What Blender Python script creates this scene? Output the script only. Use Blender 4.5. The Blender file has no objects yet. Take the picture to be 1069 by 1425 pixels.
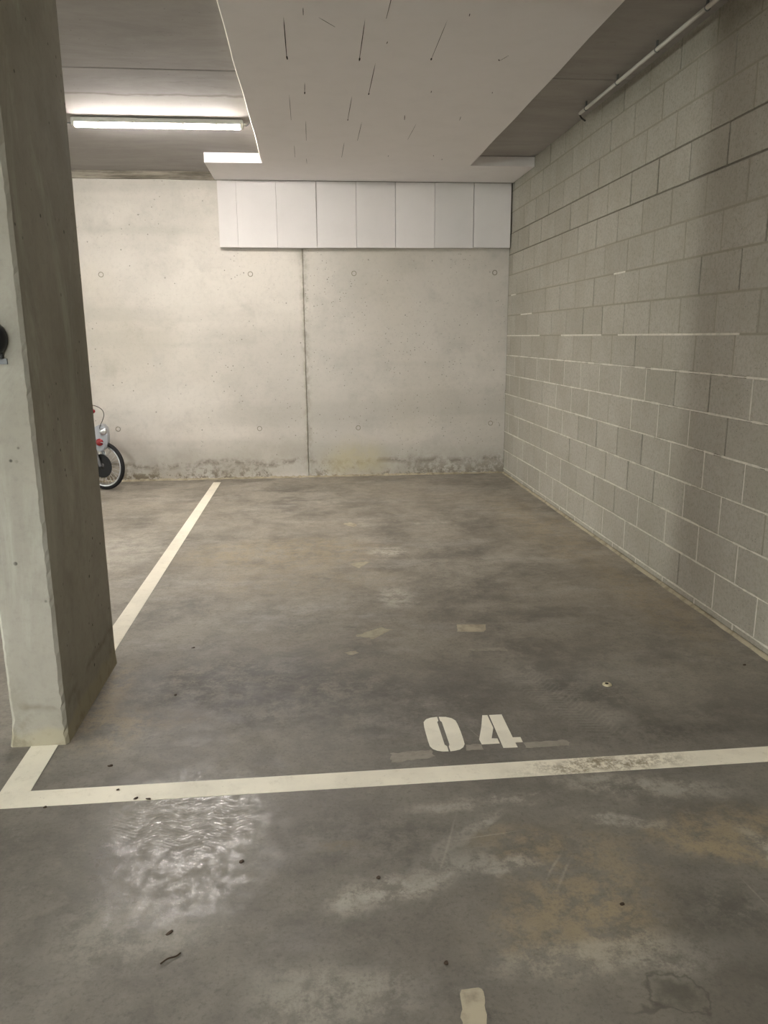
import bpy, bmesh, math, random
from mathutils import Vector, Matrix
random.seed(4)
S = bpy.context.scene
COL = S.collection

# ---------------------------------------------------------------- camera
F_PX, CX, CY, CAM_H = 1070.0, 534.5, 712.5, 1.45
vy = Vector((432 - CX, 469 - CY, F_PX)).normalized()
vz = Vector((568 - CX, 5424 - CY, F_PX)); vz = (vz - vz.dot(vy) * vy).normalized()
up = -vz
vx = vy.cross(up)
if vx.x < 0: vx = -vx
cd = bpy.data.cameras.new('camera'); cam = bpy.data.objects.new('camera', cd); COL.objects.link(cam)
cd.sensor_fit = 'VERTICAL'; cd.sensor_height = 36.0; cd.lens = 36.0 * F_PX / 1425.0
cd.clip_start = 0.05; cd.clip_end = 100
right = Vector((vx.x, vy.x, up.x)); down = Vector((vx.y, vy.y, up.y)); fwd = Vector((vx.z, vy.z, up.z))
M4 = Matrix.Identity(4)
for i in range(3):
    M4[i][0] = right[i]; M4[i][1] = -down[i]; M4[i][2] = -fwd[i]
M4[2][3] = CAM_H
cam.matrix_world = M4
S.camera = cam

# ---------------------------------------------------------------- world, exposure
S.view_settings.view_transform = 'Standard'; S.view_settings.look = 'None'
S.view_settings.gamma = 1.0; S.view_settings.use_curve_mapping = False
S.view_settings.exposure = 1.16
wd = bpy.data.worlds.new('world'); S.world = wd; wd.use_nodes = True
bgn = wd.node_tree.nodes['Background']
bgn.inputs[0].default_value = (0.9, 0.93, 1.0, 1); bgn.inputs[1].default_value = 0.05

LAMP_WARM = (1.0, 0.935, 0.885)
LAMP_COOL = (0.99, 1.0, 0.97)
# battens: x, y, rotation about z, strength, colour
LAMPS = [(-1.06, 6.22, 0.0, 215.0, LAMP_WARM),
         (-2.6, -1.2, 0.0, 190.0, LAMP_COOL),  # from here down: unseen lamps that fill in the room's light
         (-1.5, -5.5, 0.0, 1200.0, LAMP_COOL),
         (-6.2, 6.15, 0.0, 60.0, LAMP_WARM),
         (-5.6, 1.2, 0.0, 600.0, LAMP_COOL)]
DOOR_FILL, DOOR_FILL_COL = 44.0, (0.94, 1.0, 0.93)   # unseen glowing door added to throw low light from the left

# ---------------------------------------------------------------- room dimensions
XR, YB, ZC = 2.045, 8.08, 3.01
XL, YF = -14.0, -9.0

# ---------------------------------------------------------------- helpers
def srgb(r, g, b):
    f = lambda c: (c / 255 / 12.92) if c / 255 <= 0.04045 else ((c / 255 + 0.055) / 1.055) ** 2.4
    return (f(r), f(g), f(b), 1.0)

class NT:
    def __init__(s, name):
        s.m = bpy.data.materials.new(name); s.m.use_nodes = True
        s.t = s.m.node_tree; s.b = s.t.nodes['Principled BSDF']
        s.tc = s.t.nodes.new('ShaderNodeTexCoord').outputs['Object']
    def n(s, typ, **kw):
        nd = s.t.nodes.new(typ)
        for k, v in kw.items(): setattr(nd, k, v)
        return nd
    def link(s, a, b): s.t.links.new(a, b)
    def put(s, sock, v):
        if hasattr(v, 'is_linked') or isinstance(v, bpy.types.NodeSocket): s.link(v, sock)
        else: sock.default_value = v
    def map(s, scale=(1, 1, 1), loc=(0, 0, 0), rot=(0, 0, 0), vec=None):
        nd = s.n('ShaderNodeMapping'); s.link(vec or s.tc, nd.inputs[0])
        nd.inputs['Location'].default_value = loc; nd.inputs['Rotation'].default_value = rot; nd.inputs['Scale'].default_value = scale
        return nd.outputs[0]
    def noise(s, scale, detail=4, rough=0.55, vec=None, dist=0.0):
        nd = s.n('ShaderNodeTexNoise'); s.link(vec or s.tc, nd.inputs['Vector'])
        nd.inputs['Scale'].default_value = scale; nd.inputs['Detail'].default_value = detail
        nd.inputs['Roughness'].default_value = rough; nd.inputs['Distortion'].default_value = dist
        return nd.outputs[0]
    def vor(s, scale, vec=None, feature='F1', rnd=1.0):
        nd = s.n('ShaderNodeTexVoronoi', feature=feature); s.link(vec or s.tc, nd.inputs['Vector'])
        nd.inputs['Scale'].default_value = scale; nd.inputs['Randomness'].default_value = rnd
        return nd
    def ramp(s, fac, a, b, va=0.0, vb=1.0):     # map range clamped, smooth
        nd = s.n('ShaderNodeMapRange', interpolation_type='SMOOTHSTEP'); s.put(nd.inputs[0], fac)
        nd.inputs[1].default_value = a; nd.inputs[2].default_value = b
        nd.inputs[3].default_value = va; nd.inputs[4].default_value = vb
        return nd.outputs[0]
    def math(s, op, a, b=0.0, clamp=False):
        nd = s.n('ShaderNodeMath', operation=op, use_clamp=clamp); s.put(nd.inputs[0], a); s.put(nd.inputs[1], b)
        return nd.outputs[0]
    def mix(s, fac, a, b, blend='MIX'):
        nd = s.n('ShaderNodeMix', data_type='RGBA', blend_type=blend)
        s.put(nd.inputs[0], fac); s.put(nd.inputs[6], a); s.put(nd.inputs[7], b)
        return nd.outputs[2]
    def xyz(s, vec=None):
        nd = s.n('ShaderNodeSeparateXYZ'); s.link(vec or s.tc, nd.inputs[0]); return nd.outputs
    def bump(s, h, strength=0.3, dist=0.005, normal=None):
        nd = s.n('ShaderNodeBump'); s.link(h, nd.inputs['Height'])
        nd.inputs['Strength'].default_value = strength; nd.inputs['Distance'].default_value = dist
        if normal: s.link(normal, nd.inputs['Normal'])
        return nd.outputs[0]
    def fin(s, color, rough=0.8, normal=None, metal=0.0, spec=0.5):
        s.put(s.b.inputs['Base Color'], color); s.put(s.b.inputs['Roughness'], rough)
        s.b.inputs['Metallic'].default_value = metal; s.b.inputs['Specular IOR Level'].default_value = spec
        if normal: s.link(normal, s.b.inputs['Normal'])
        return s.m

def blob(t, vec, cx, cy, rx, ry, rot=0.0, inner=0.35):
    """soft elliptical stain mask in the floor plane"""
    mp = t.n('ShaderNodeMapping', vector_type='TEXTURE'); t.link(vec, mp.inputs[0])
    mp.inputs['Location'].default_value = (cx, cy, 0); mp.inputs['Rotation'].default_value = (0, 0, rot)
    mp.inputs['Scale'].default_value = (rx, ry, 1e3)
    ln = t.n('ShaderNodeVectorMath', operation='LENGTH'); t.link(mp.outputs[0], ln.inputs[0])
    return t.ramp(ln.outputs['Value'], inner, 1.0, 1.0, 0.0)

def warp(t, amt, scale, vec=None):
    nd = t.n('ShaderNodeTexNoise'); t.link(vec or t.tc, nd.inputs['Vector']); nd.inputs['Scale'].default_value = scale
    nd.inputs['Detail'].default_value = 5
    sb = t.n('ShaderNodeVectorMath', operation='SUBTRACT'); t.link(nd.outputs['Color'], sb.inputs[0]); sb.inputs[1].default_value = (0.5, 0.5, 0.5)
    sc = t.n('ShaderNodeVectorMath', operation='SCALE'); t.link(sb.outputs[0], sc.inputs[0]); sc.inputs['Scale'].default_value = amt
    ad = t.n('ShaderNodeVectorMath', operation='ADD'); t.link(vec or t.tc, ad.inputs[0]); t.link(sc.outputs[0], ad.inputs[1])
    return ad.outputs[0]

# ---- mesh helpers
def obj(name, bm, mat, parent=None, smooth=False, bevel=0.0):
    me = bpy.data.meshes.new(name)
    if bevel:
        bmesh.ops.bevel(bm, geom=list(bm.edges), offset=bevel, segments=2, affect='EDGES', profile=0.6)
    bmesh.ops.recalc_face_normals(bm, faces=list(bm.faces))
    bm.to_mesh(me); bm.free()
    for mm in (mat if isinstance(mat, (list, tuple)) else [mat]): me.materials.append(mm)
    if smooth:
        for p in me.polygons: p.use_smooth = True
    o = bpy.data.objects.new(name, me); COL.objects.link(o)
    if parent: o.parent = parent
    return o
def tag(o, label=None, cat=None, group=None, kind=None):
    if label: o['label'] = label
    if cat: o['category'] = cat
    if group: o['group'] = group
    if kind: o['kind'] = kind
    return o
def empty(name, label, cat, loc=(0, 0, 0), rz=0.0, group=None):
    o = bpy.data.objects.new(name, None); COL.objects.link(o); o.empty_display_size = 0.1
    o.location = loc; o.rotation_euler = (0, 0, rz)
    return tag(o, label, cat, group)
def box(bm, x0, x1, y0, y1, z0, z1, mi=0):
    vs = [bm.verts.new((x, y, z)) for x in (x0, x1) for y in (y0, y1) for z in (z0, z1)]
    for q in ((0, 1, 3, 2), (4, 6, 7, 5), (0, 4, 5, 1), (2, 3, 7, 6), (0, 2, 6, 4), (1, 5, 7, 3)):
        f = bm.faces.new([vs[i] for i in q]); f.material_index = mi
    return vs
def tube(bm, pts, r, n=10, closed=False):
    pts = [Vector(p) for p in pts]; rings = []
    rr = r if isinstance(r, (list, tuple)) else [r] * len(pts)
    prev = None
    for i, p in enumerate(pts):
        if closed: d = pts[(i + 1) % len(pts)] - pts[i - 1]
        else: d = pts[min(i + 1, len(pts) - 1)] - pts[max(i - 1, 0)]
        d.normalize()
        if prev is None:
            a = Vector((0, 0, 1)) if abs(d.z) < 0.9 else Vector((1, 0, 0))
            u = d.cross(a).normalized()
        else: u = (prev - prev.dot(d) * d).normalized()
        prev = u; w = d.cross(u)
        rings.append([bm.verts.new(p + rr[i] * (math.cos(2 * math.pi * k / n) * u + math.sin(2 * math.pi * k / n) * w)) for k in range(n)])
    m = len(rings)
    for i in range(m if closed else m - 1):
        a, b = rings[i], rings[(i + 1) % m]
        for k in range(n): bm.faces.new((a[k], a[(k + 1) % n], b[(k + 1) % n], b[k]))
    if not closed:
        bm.faces.new(rings[0]); bm.faces.new(rings[-1])
def lathe(bm, prof, n=32, origin=(0, 0, 0), axis='Z'):
    """revolve (r, h) profile around an axis through origin"""
    O = Vector(origin); rings = []
    def P(r, h, a):
        c, s_ = r * math.cos(a), r * math.sin(a)
        return O + {'Z': Vector((c, s_, h)), 'Y': Vector((c, h, s_)), 'X': Vector((h, c, s_))}[axis]
    for r, h in prof:
        rings.append([bm.verts.new(P(max(r, 1e-5), h, 2 * math.pi * k / n)) for k in range(n)])
    for a, b in zip(rings, rings[1:]):
        for k in range(n): bm.faces.new((a[k], a[(k + 1) % n], b[(k + 1) % n], b[k]))
    bm.faces.new(rings[0]); bm.faces.new(rings[-1])
def prism(bm, pts, z0, z1):
    """outline in XY extruded in Z"""
    a = [bm.verts.new((x, y, z0)) for x, y in pts]; b = [bm.verts.new((x, y, z1)) for x, y in pts]
    bm.faces.new(a); bm.faces.new(b)
    for i in range(len(pts)): j = (i + 1) % len(pts); bm.faces.new((a[i], a[j], b[j], b[i]))
def smooth_pts(P, n=6):
    P = [Vector(p) for p in P]; out = []
    for i in range(len(P) - 1):
        p0, p1, p2, p3 = P[max(i - 1, 0)], P[i], P[i + 1], P[min(i + 2, len(P) - 1)]
        for k in range(n):
            t = k / n
            out.append(0.5 * ((2 * p1) + (p2 - p0) * t + (2 * p0 - 5 * p1 + 4 * p2 - p3) * t * t + (3 * p1 - p0 - 3 * p2 + p3) * t ** 3))
    return out + [P[-1]]

# ---------------------------------------------------------------- materials
def mat_floor():
    t = NT('polished_concrete_floor')
    w = warp(t, 0.30, 3.0); w2 = warp(t, 0.12, 9.0); w3 = warp(t, 0.05, 30.0, w2)
    big = t.noise(0.8, 8, 0.62, w); mid = t.noise(2.6, 12, 0.74, w); fine = t.noise(12, 12, 0.8); micro = t.noise(90, 4, 0.7)
    st = t.noise(1.5, 12, 0.74, t.map((0.8, 1.7, 1), rot=(0, 0, 0.15)))
    c = t.mix(t.ramp(mid, 0.36, 0.62), srgb(102, 96, 86), srgb(146, 139, 126))
    c = t.mix(t.ramp(big, 0.42, 0.66, 0, 0.40), c, srgb(152, 142, 126))
    c = t.mix(t.ramp(st, 0.50, 0.66, 0, 0.50), c, srgb(166, 160, 150))
    c = t.mix(t.ramp(fine, 0.46, 0.72, 0, 0.50), c, srgb(88, 84, 76))
    c = t.mix(t.ramp(t.noise(6, 12, 0.82), 0.53, 0.66, 0, 0.60), c, srgb(172, 165, 152))
    c = t.mix(t.ramp(t.noise(45, 5, 0.8), 0.5, 0.68, 0, 0.35), c, srgb(74, 70, 62))
    # dimmer light painted into the lane's colour, with tyre dirt, fading into the bay
    qq = t.xyz(w)
    c = t.mix(t.ramp(qq[1], 2.2, 4.6, 0.50, 0.0), c, srgb(86, 83, 77))
    # ochre dust stains
    brk = t.noise(9, 12, 0.82)
    def stain(c, lst, col):
        for (cx, cy, rx, ry, rot, k, vec) in lst:
            m = t.math('MULTIPLY', blob(t, vec, cx, cy, rx, ry, rot), k)
            m = t.math('MULTIPLY', m, t.ramp(brk, 0.43, 0.57, 0.08, 1.0))
            c = t.mix(m, c, col)
        return c
    c = stain(c, [(-0.2, 5.15, 1.0, 0.55, 0, 0.50, w), (0.72, 1.78, 0.30, 0.28, 0.3, 0.42, w2), (1.2, 1.93, 0.36, 0.16, 0.05, 0.55, w2),
                  (-0.60, 2.83, 0.22, 0.13, 0, 0.35, w2), (-0.1, 4.5, 0.9, 0.4, 0, 0.25, w), (1.75, 5.6, 0.35, 1.6, 0.05, 0.35, w),
                  (1.85, 3.9, 0.22, 1.0, 0.0, 0.35, w), (0.62, 1.60, 0.35, 0.2, 0, 0.45, w2), (1.22, 1.80, 0.3, 0.06, -0.5, 0.5, w2), (-0.75, 2.75, 0.12, 0.25, 0, 0.4, w2), (0.55, 1.95, 0.2, 0.1, 0, 0.4, w2),
                  (-0.86, 3.0, 0.10, 0.5, 0, 0.6, w3), (0.05, 1.98, 0.12, 0.04, 0, 0.4, w2)], srgb(158, 141, 110))
    # pale scuffs
    c = stain(c, [(0.50, 5.10, 0.20, 0.16, 0, 0.9, w2), (0.45, 4.15, 0.14, 0.25, 0, 0.7, w2), (-1.5, 5.3, 0.6, 0.8, 0, 0.4, w), (0.30, 1.84, 0.24, 0.10, 0.5, 0.65, w3),
                  (0.12, 1.76, 0.16, 0.09, 0.5, 0.6, w3), (0.50, 1.86, 0.15, 0.05, 0, 0.5, w3), (1.05, 2.18, 0.40, 0.10, -0.2, 0.45, w2),
                  (0.4, 5.9, 0.12, 0.1, 0, 0.4, w2), (0.75, 1.50, 0.5, 0.09, 0, 0.4, w2), (-0.5, 1.72, 0.32, 0.22, 0, 0.30, w2),
                  (0.0, 1.45, 0.30, 0.12, 0, 0.35, w2), (0.45, 3.5, 0.2, 0.25, 0, 0.2, w2), (1.15, 2.62, 0.10, 0.12, 0, 0.35, w3), (1.3, 1.75, 0.05, 0.25, 0.2, 0.6, w3), (0.42, 2.0, 0.22, 0.05, 0.6, 0.6, w3), (0.5, 2.15, 0.35, 0.05, 0.1, 0.4, w3), (0.9, 2.02, 0.2, 0.05, -0.3, 0.5, w3), (-0.05, 2.9, 0.3, 0.08, 0.2, 0.25, w3), (0.9, 5.9, 0.25, 0.06, 0, 0.5, w3), (1.2, 4.9, 0.2, 0.08, 0, 0.4, w3), (0.1, 6.8, 0.4, 0.1, 0, 0.35, w3)], srgb(182, 176, 163))
    # long thin scratches
    ws = warp(t, 0.012, 8.0)
    scr = [(0.36, 1.95, 0.006, 0.22, -0.35), (0.48, 1.98, 0.16, 0.004, 0.15), (0.66, 1.80, 0.11, 0.007, 1.0), (0.64, 1.83, 0.10, 0.006, 0.95),
           (0.58, 2.56, 0.004, 0.12, 0.4), (1.14, 1.66, 0.004, 0.10, 0.1)]
    for (cx, cy, rx, ry, rot) in scr:
        c = t.mix(t.math('MULTIPLY', blob(t, ws, cx, cy, rx, ry, rot, 0.0), t.ramp(brk, 0.35, 0.6, 0.1, 0.45)), c, srgb(184, 176, 160))
    # dark tyre rubber and damp marks
    c = stain(c, [(1.12, 2.88, 0.32, 0.22, -0.5, 0.55, w2), (1.22, 2.50, 0.34, 0.14, 0, 0.50, w2), (0.55, 2.75, 0.9, 0.45, 0, 0.30, w),
                  (0.05, 2.0, 0.28, 0.25, 0, 0.40, w), (-0.3, 3.05, 0.7, 0.45, 0, 0.7, w), (0.3, 2.85, 0.5, 0.3, 0, 0.3, w), (-0.98, 2.0, 0.2, 0.2, 0, 0.3, w), (1.02, 1.56, 0.24, 0.20, 0.2, 0.48, w2), (0.30, 1.96, 0.28, 0.20, 0, 0.45, w2), (0.2, 1.66, 0.3, 0.16, 0.3, 0.25, w2),
                  (-0.9, 1.6, 0.4, 0.35, 0, 0.35, w), (-0.35, 1.45, 0.3, 0.12, 0, 0.25, w), (0.98, 1.66, 0.20, 0.14, 0, 0.3, w2),
                  (1.5, 2.6, 0.5, 0.2, 0, 0.4, w), (0.36, 1.37, 0.035, 0.035, 0, 0.85, w3), (-0.2, 3.0, 0.7, 0.4, 0, 0.3, w),
                  (0.9, 4.3, 0.5, 0.3, -0.4, 0.3, w), (1.1, 5.2, 0.45, 0.5, 0, 0.25, w), (0.18, 3.72, 0.04, 0.02, 0, 0.5, w2)], srgb(70, 67, 61))
    # ring stain, a spot and its rim
    inr = blob(t, w3, 0.80, 1.39, 0.055, 0.052, 0, 0.3); rim = t.math('SUBTRACT', blob(t, w3, 0.80, 1.39, 0.070, 0.062, 0, 0.85), blob(t, w3, 0.80, 1.39, 0.063, 0.055, 0, 0.82), True)
    c = t.mix(t.math('MULTIPLY', inr, 0.7), c, srgb(78, 74, 64)); c = t.mix(t.math('MULTIPLY', rim, 0.7), c, srgb(70, 66, 56))
    c = t.mix(t.math('MULTIPLY', blob(t, w3, 1.0, 1.39, 0.045, 0.04), 0.6), c, srgb(84, 80, 72))
    c = t.mix(t.math('MULTIPLY', blob(t, w3, 0.72, 1.355, 0.08, 0.018), 0.6), c, srgb(74, 70, 62))
    # tyre tread chevrons left in the dust
    s = t.xyz(w2)
    def chev(cx, cy, wd, ln, rot, freq):
        mp = t.n('ShaderNodeMapping', vector_type='TEXTURE'); t.link(ws, mp.inputs[0])
        mp.inputs['Location'].default_value = (cx, cy, 0); mp.inputs['Rotation'].default_value = (0, 0, rot)
        q = t.xyz(mp.outputs[0])
        tri = t.math('ABSOLUTE', t.math('SUBTRACT', t.math('FRACT', t.math('MULTIPLY', q[0], 7.0)), 0.5))
        ph = t.math('ADD', t.math('MULTIPLY', tri, 0.075 * freq), t.math('MULTIPLY', q[1], freq))
        return t.math('MULTIPLY', t.ramp(t.math('SINE', ph), -0.2, 0.9), blob(t, w2, cx, cy, wd, ln, rot, 0.55))
    tread = t.math('ADD', t.math('MULTIPLY', chev(-0.42, 2.14, 0.26, 0.16, 0.0, 420.0), 1.6), t.math('ADD', t.math('MULTIPLY', chev(0.98, 2.8, 0.14, 0.45, 0.35, 260.0), 0.6), t.math('MULTIPLY', chev(-0.12, 3.6, 0.09, 0.8, 0.03, 160.0), 0.4)), True)
    c = t.mix(t.math('MULTIPLY', tread, 0.22), c, srgb(176, 170, 158))
    # grit
    g = t.ramp(t.vor(34).outputs['Distance'], 0.02, 0.06, 0.55, 0)
    c = t.mix(t.math('MULTIPLY', g, t.ramp(t.noise(5), 0.5, 0.6)), c, srgb(40, 36, 30))
    c = t.mix(t.ramp(micro, 0.45, 0.75, 0, 0.25), c, srgb(70, 66, 58))
    h = t.math('ADD', t.math('MULTIPLY', fine, 0.5), t.math('MULTIPLY', micro, 0.12)); h = t.math('ADD', h, t.math('MULTIPLY', tread, 0.10)); h = t.math('ADD', h, t.math('MULTIPLY', mid, 0.15))
    rg = t.ramp(mid, 0.3, 0.7, 0.42, 0.58); rg = t.math('ADD', rg, t.ramp(fine, 0.35, 0.65, 0.0, 0.16)); rg = t.math('ADD', rg, t.math('MULTIPLY', tread, 0.12))
    # patch polished by turning tyres
    rg = t.math('SUBTRACT', rg, t.math('MULTIPLY', t.math('MULTIPLY', blob(t, w2, -0.44, 2.03, 0.36, 0.50, 0, 0.5), t.ramp(t.noise(26, 12, 0.84), 0.42, 0.56)), 0.32))
    return t.fin(c, rg, t.bump(h, 0.35, 0.005), spec=0.55)

def mat_concrete(name, a, b, scale=1.0, pores=0.7, dirt=None, streak=0.0, yellow=0.15, bump=0.25, extra=None):
    t = NT(name)
    w = warp(t, 0.25, 2.5)
    big = t.noise(0.9 * scale, 6, 0.55, w); mid = t.noise(4 * scale, 7, 0.65, w); fine = t.noise(30 * scale, 6, 0.7)
    c = t.mix(t.ramp(big, 0.3, 0.7), a, b)
    c = t.mix(t.ramp(mid, 0.48, 0.75, 0, 0.35), c, tuple(x * 0.72 for x in a[:3]) + (1,))
    c = t.mix(t.ramp(fine, 0.45, 0.8, 0, 0.25), c, tuple(x * 0.6 for x in a[:3]) + (1,))
    if streak:
        sv = t.noise(3.0, 8, 0.7, t.map((1.8, 1.8, 0.4)), 0.5)
        c = t.mix(t.ramp(sv, 0.45, 0.75, 0, streak), c, tuple(x * 0.6 for x in a[:3]) + (1,))
    if yellow:
        c = t.mix(t.ramp(t.noise(0.7, 4, 0.5, t.map(loc=(3, 5, 1))), 0.48, 0.7, 0, yellow), c, srgb(170, 155, 118))
    v1 = t.ramp(t.vor(20 * scale).outputs['Distance'], 0.06, 0.16, 1, 0); v2 = t.ramp(t.vor(8 * scale).outputs['Distance'], 0.035, 0.07, 1, 0)
    sel = t.ramp(t.noise(3, 3), 0.48, 0.62)
    p = t.math('MAXIMUM', t.math('MULTIPLY', v1, sel), v2)
    c = t.mix(t.math('MULTIPLY', p, pores), c, tuple(x * 0.35 for x in a[:3]) + (1,))
    if extra: c = extra(t, c, mid, fine, w)
    h = t.math('SUBTRACT', t.math('ADD', t.math('MULTIPLY', mid, 0.5), t.math('MULTIPLY', fine, 0.25)), t.math('MULTIPLY', p, 0.5))
    return t.fin(c, 0.82, t.bump(h, bump, 0.006), spec=0.3)

def back_extra(t, c, mid, fine, w):
    q = t.xyz(w); q0 = t.xyz()
    # dirty, bitten foot of the wall
    foot = t.ramp(q[2], 0.05, 0.50, 1, 0)
    n1 = t.ramp(t.noise(2.4, 8, 0.7), 0.38, 0.62)
    c = t.mix(t.math('MULTIPLY', t.math('MULTIPLY', foot, n1), 0.45), c, srgb(132, 122, 104))
    low = t.ramp(q[2], 0.02, 0.30, 1, 0)
    c = t.mix(t.math('MULTIPLY', t.math('MULTIPLY', low, t.ramp(t.math('MULTIPLY', t.noise(13, 8, 0.75), t.ramp(t.noise(1.1, 4, 0.6), 0.35, 0.6, 0.78, 1.05)), 0.44, 0.56)), 0.8), c, srgb(92, 80, 60))
    # dark line where water stood
    ln = t.math('SUBTRACT', 1.0, t.math('MULTIPLY', t.math('ABSOLUTE', t.math('SUBTRACT', q0[2], t.math('MULTIPLY', t.noise(1.3, 4, 0.6, t.map((1, 1, 0.01))), 0.34))), 26.0), True)
    c = t.mix(t.math('MULTIPLY', t.math('MULTIPLY', ln, t.ramp(t.noise(9, 6, 0.7), 0.42, 0.55)), 0.85), c, srgb(96, 88, 72))
    # construction joint stain
    d = t.math('ABSOLUTE', t.math('ADD', q0[0], 0.047))
    c = t.mix(t.math('MULTIPLY', t.ramp(d, 0.0, 0.07, 1, 0), t.ramp(t.noise(11, 7, 0.7), 0.4, 0.6, 0.0, 0.5)), c, srgb(124, 118, 100))
    # lift bands
    c = t.mix(t.ramp(t.noise(1.2, 3, 0.5, t.map((0.12, 1, 2.2))), 0.45, 0.65, 0, 0.35), c, srgb(150, 146, 136))
    # the wall right of the joint is greyer and more pitted
    rt = t.ramp(q0[0], -0.052, -0.044)
    c = t.mix(t.math('MULTIPLY', rt, 0.10), c, srgb(150, 150, 142))
    pt = t.math('MULTIPLY', t.ramp(t.vor(26).outputs['Distance'], 0.07, 0.17, 1, 0), t.ramp(t.noise(2.2, 3, 0.6, t.map(loc=(1, 7, 2))), 0.46, 0.60))
    c = t.mix(t.math('MULTIPLY', t.math('MULTIPLY', pt, t.math('ADD', t.math('MULTIPLY', rt, 0.6), 0.25)), 0.8), c, srgb(96, 90, 80))
    # mossy patch
    bl = t.n('ShaderNodeMapping', vector_type='TEXTURE'); t.link(w, bl.inputs[0]); bl.inputs['Location'].default_value = (0.45, YB, 0.2); bl.inputs['Scale'].default_value = (0.5, 1e3, 0.3)
    l = t.n('ShaderNodeVectorMath', operation='LENGTH'); t.link(bl.outputs[0], l.inputs[0])
    c = t.mix(t.math('MULTIPLY', t.ramp(l.outputs['Value'], 0.2, 1, 1, 0), t.ramp(mid, 0.3, 0.6, 0.2, 0.6)), c, srgb(176, 166, 130))
    return c

M = {}
M['floor'] = mat_floor()
M['wall_back'] = mat_concrete('cast_concrete_wall', srgb(179, 174, 165), srgb(198, 192, 183), 1.0, 0.8, streak=0.0, yellow=0.12, bump=0.15, extra=back_extra)
M['wall_plain'] = mat_concrete('cast_concrete_plain', srgb(165, 162, 152), srgb(188, 184, 174), 1.0, 0.4)
M['ceiling'] = mat_concrete('ceiling_concrete', srgb(120, 114, 100), srgb(142, 136, 122), 0.9, 0.35, yellow=0.2, bump=0.2)

def mat_ceiling():
    t = NT('board_marked_ceiling_concrete')
    w = warp(t, 0.16, 5.0); q = t.xyz(w)
    st = t.noise(1.8, 9, 0.72, t.map((0.7, 1.8, 1)), 0.5); mid = t.noise(6, 7, 0.7)
    c = t.mix(t.ramp(st, 0.3, 0.7), srgb(152, 148, 144), srgb(168, 164, 160))
    c = t.mix(t.ramp(t.noise(3.5, 8, 0.75, t.map((0.7, 2, 1), (2, 1, 0))), 0.58, 0.78, 0, 0.55), c, srgb(92, 88, 78))
    # lamp glow painted as a paler ceiling band, with a wavy formwork edge
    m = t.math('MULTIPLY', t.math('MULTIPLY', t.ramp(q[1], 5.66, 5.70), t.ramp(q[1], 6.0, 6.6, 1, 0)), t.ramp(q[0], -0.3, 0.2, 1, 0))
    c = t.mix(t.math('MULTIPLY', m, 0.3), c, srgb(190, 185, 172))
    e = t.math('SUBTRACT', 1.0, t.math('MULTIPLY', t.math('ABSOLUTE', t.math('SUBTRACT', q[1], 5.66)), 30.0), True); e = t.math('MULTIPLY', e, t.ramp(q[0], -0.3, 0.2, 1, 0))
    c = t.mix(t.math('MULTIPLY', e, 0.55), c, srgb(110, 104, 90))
    c = t.mix(t.ramp(t.vor(14).outputs['Distance'], 0.03, 0.08, 0.4, 0), c, srgb(60, 56, 48))
    h = t.math('ADD', st, t.math('MULTIPLY', mid, 0.4))
    return t.fin(c, 0.85, t.bump(h, 0.15, 0.006), spec=0.25)
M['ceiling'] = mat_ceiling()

def mat_block():
    t = NT('concrete_block_face')
    mid = t.noise(3.0, 5, 0.6); fine = t.noise(60, 6, 0.75); gr = t.noise(160, 3, 0.8)
    # every block its own shade: cells follow the courses
    q = t.xyz()
    row = t.math('FLOOR', t.math('DIVIDE', t.math('SUBTRACT', q[2], 0.05), 0.2))
    off = t.math('MULTIPLY', t.math('MODULO', t.math('ADD', row, 50), 2.0), -0.195)
    colm = t.math('FLOOR', t.math('DIVIDE', t.math('SUBTRACT', q[1], t.math('ADD', off, 3.65)), 0.39))
    cb = t.n('ShaderNodeCombineXYZ'); t.link(row, cb.inputs[0]); t.link(colm, cb.inputs[1])
    wn = t.n('ShaderNodeTexWhiteNoise', noise_dimensions='3D'); t.link(cb.outputs[0], wn.inputs[0])
    c = t.mix(wn.outputs['Value'], srgb(150, 145, 134), srgb(160, 155, 144))
    c = t.mix(t.ramp(mid, 0.35, 0.7, 0, 0.35), c, srgb(134, 128, 114))
    c = t.mix(t.ramp(fine, 0.42, 0.72, 0, 0.5), c, srgb(110, 106, 96))
    c = t.mix(t.ramp(gr, 0.55, 0.8, 0, 0.5), c, srgb(190, 186, 176))
    v = t.ramp(t.vor(60).outputs['Distance'], 0.06, 0.17, 1, 0); v = t.math('MULTIPLY', v, t.ramp(t.noise(8), 0.46, 0.58))
    v2 = t.ramp(t.vor(18).outputs['Distance'], 0.03, 0.06, 1, 0); v = t.math('MAXIMUM', v, v2)
    c = t.mix(t.math('MULTIPLY', v, 0.75), c, srgb(52, 48, 40))
    h = t.math('SUBTRACT', t.math('ADD', t.math('MULTIPLY', fine, 0.6), t.math('MULTIPLY', gr, 0.3)), v)
    return t.fin(c, 0.92, t.bump(h, 0.5, 0.004), spec=0.2)
M['block'] = mat_block()
def simple(name, col, rough=0.6, metal=0.0, nscale=0, namt=0.2, dark=None, spec=0.5, bump=0.0):
    t = NT(name)
    if nscale:
        n = t.noise(nscale, 6, 0.65)
        c = t.mix(t.ramp(n, 0.4, 0.75, 0, namt), col, dark or tuple(x * 0.5 for x in col[:3]) + (1,))
        return t.fin(c, rough, t.bump(n, bump, 0.003) if bump else None, metal, spec)
    return t.fin(col, rough, None, metal, spec)
M['mortar_light'] = simple('pale_mortar', srgb(196, 190, 177), 0.9, 0, 26, 0.7, srgb(160, 154, 142), 0.2, 0.4)
M['mortar_dark'] = simple('recessed_mortar', srgb(108, 103, 92), 0.95, 0, 30, 0.4, srgb(80, 76, 68), 0.15, 0.4)
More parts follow.
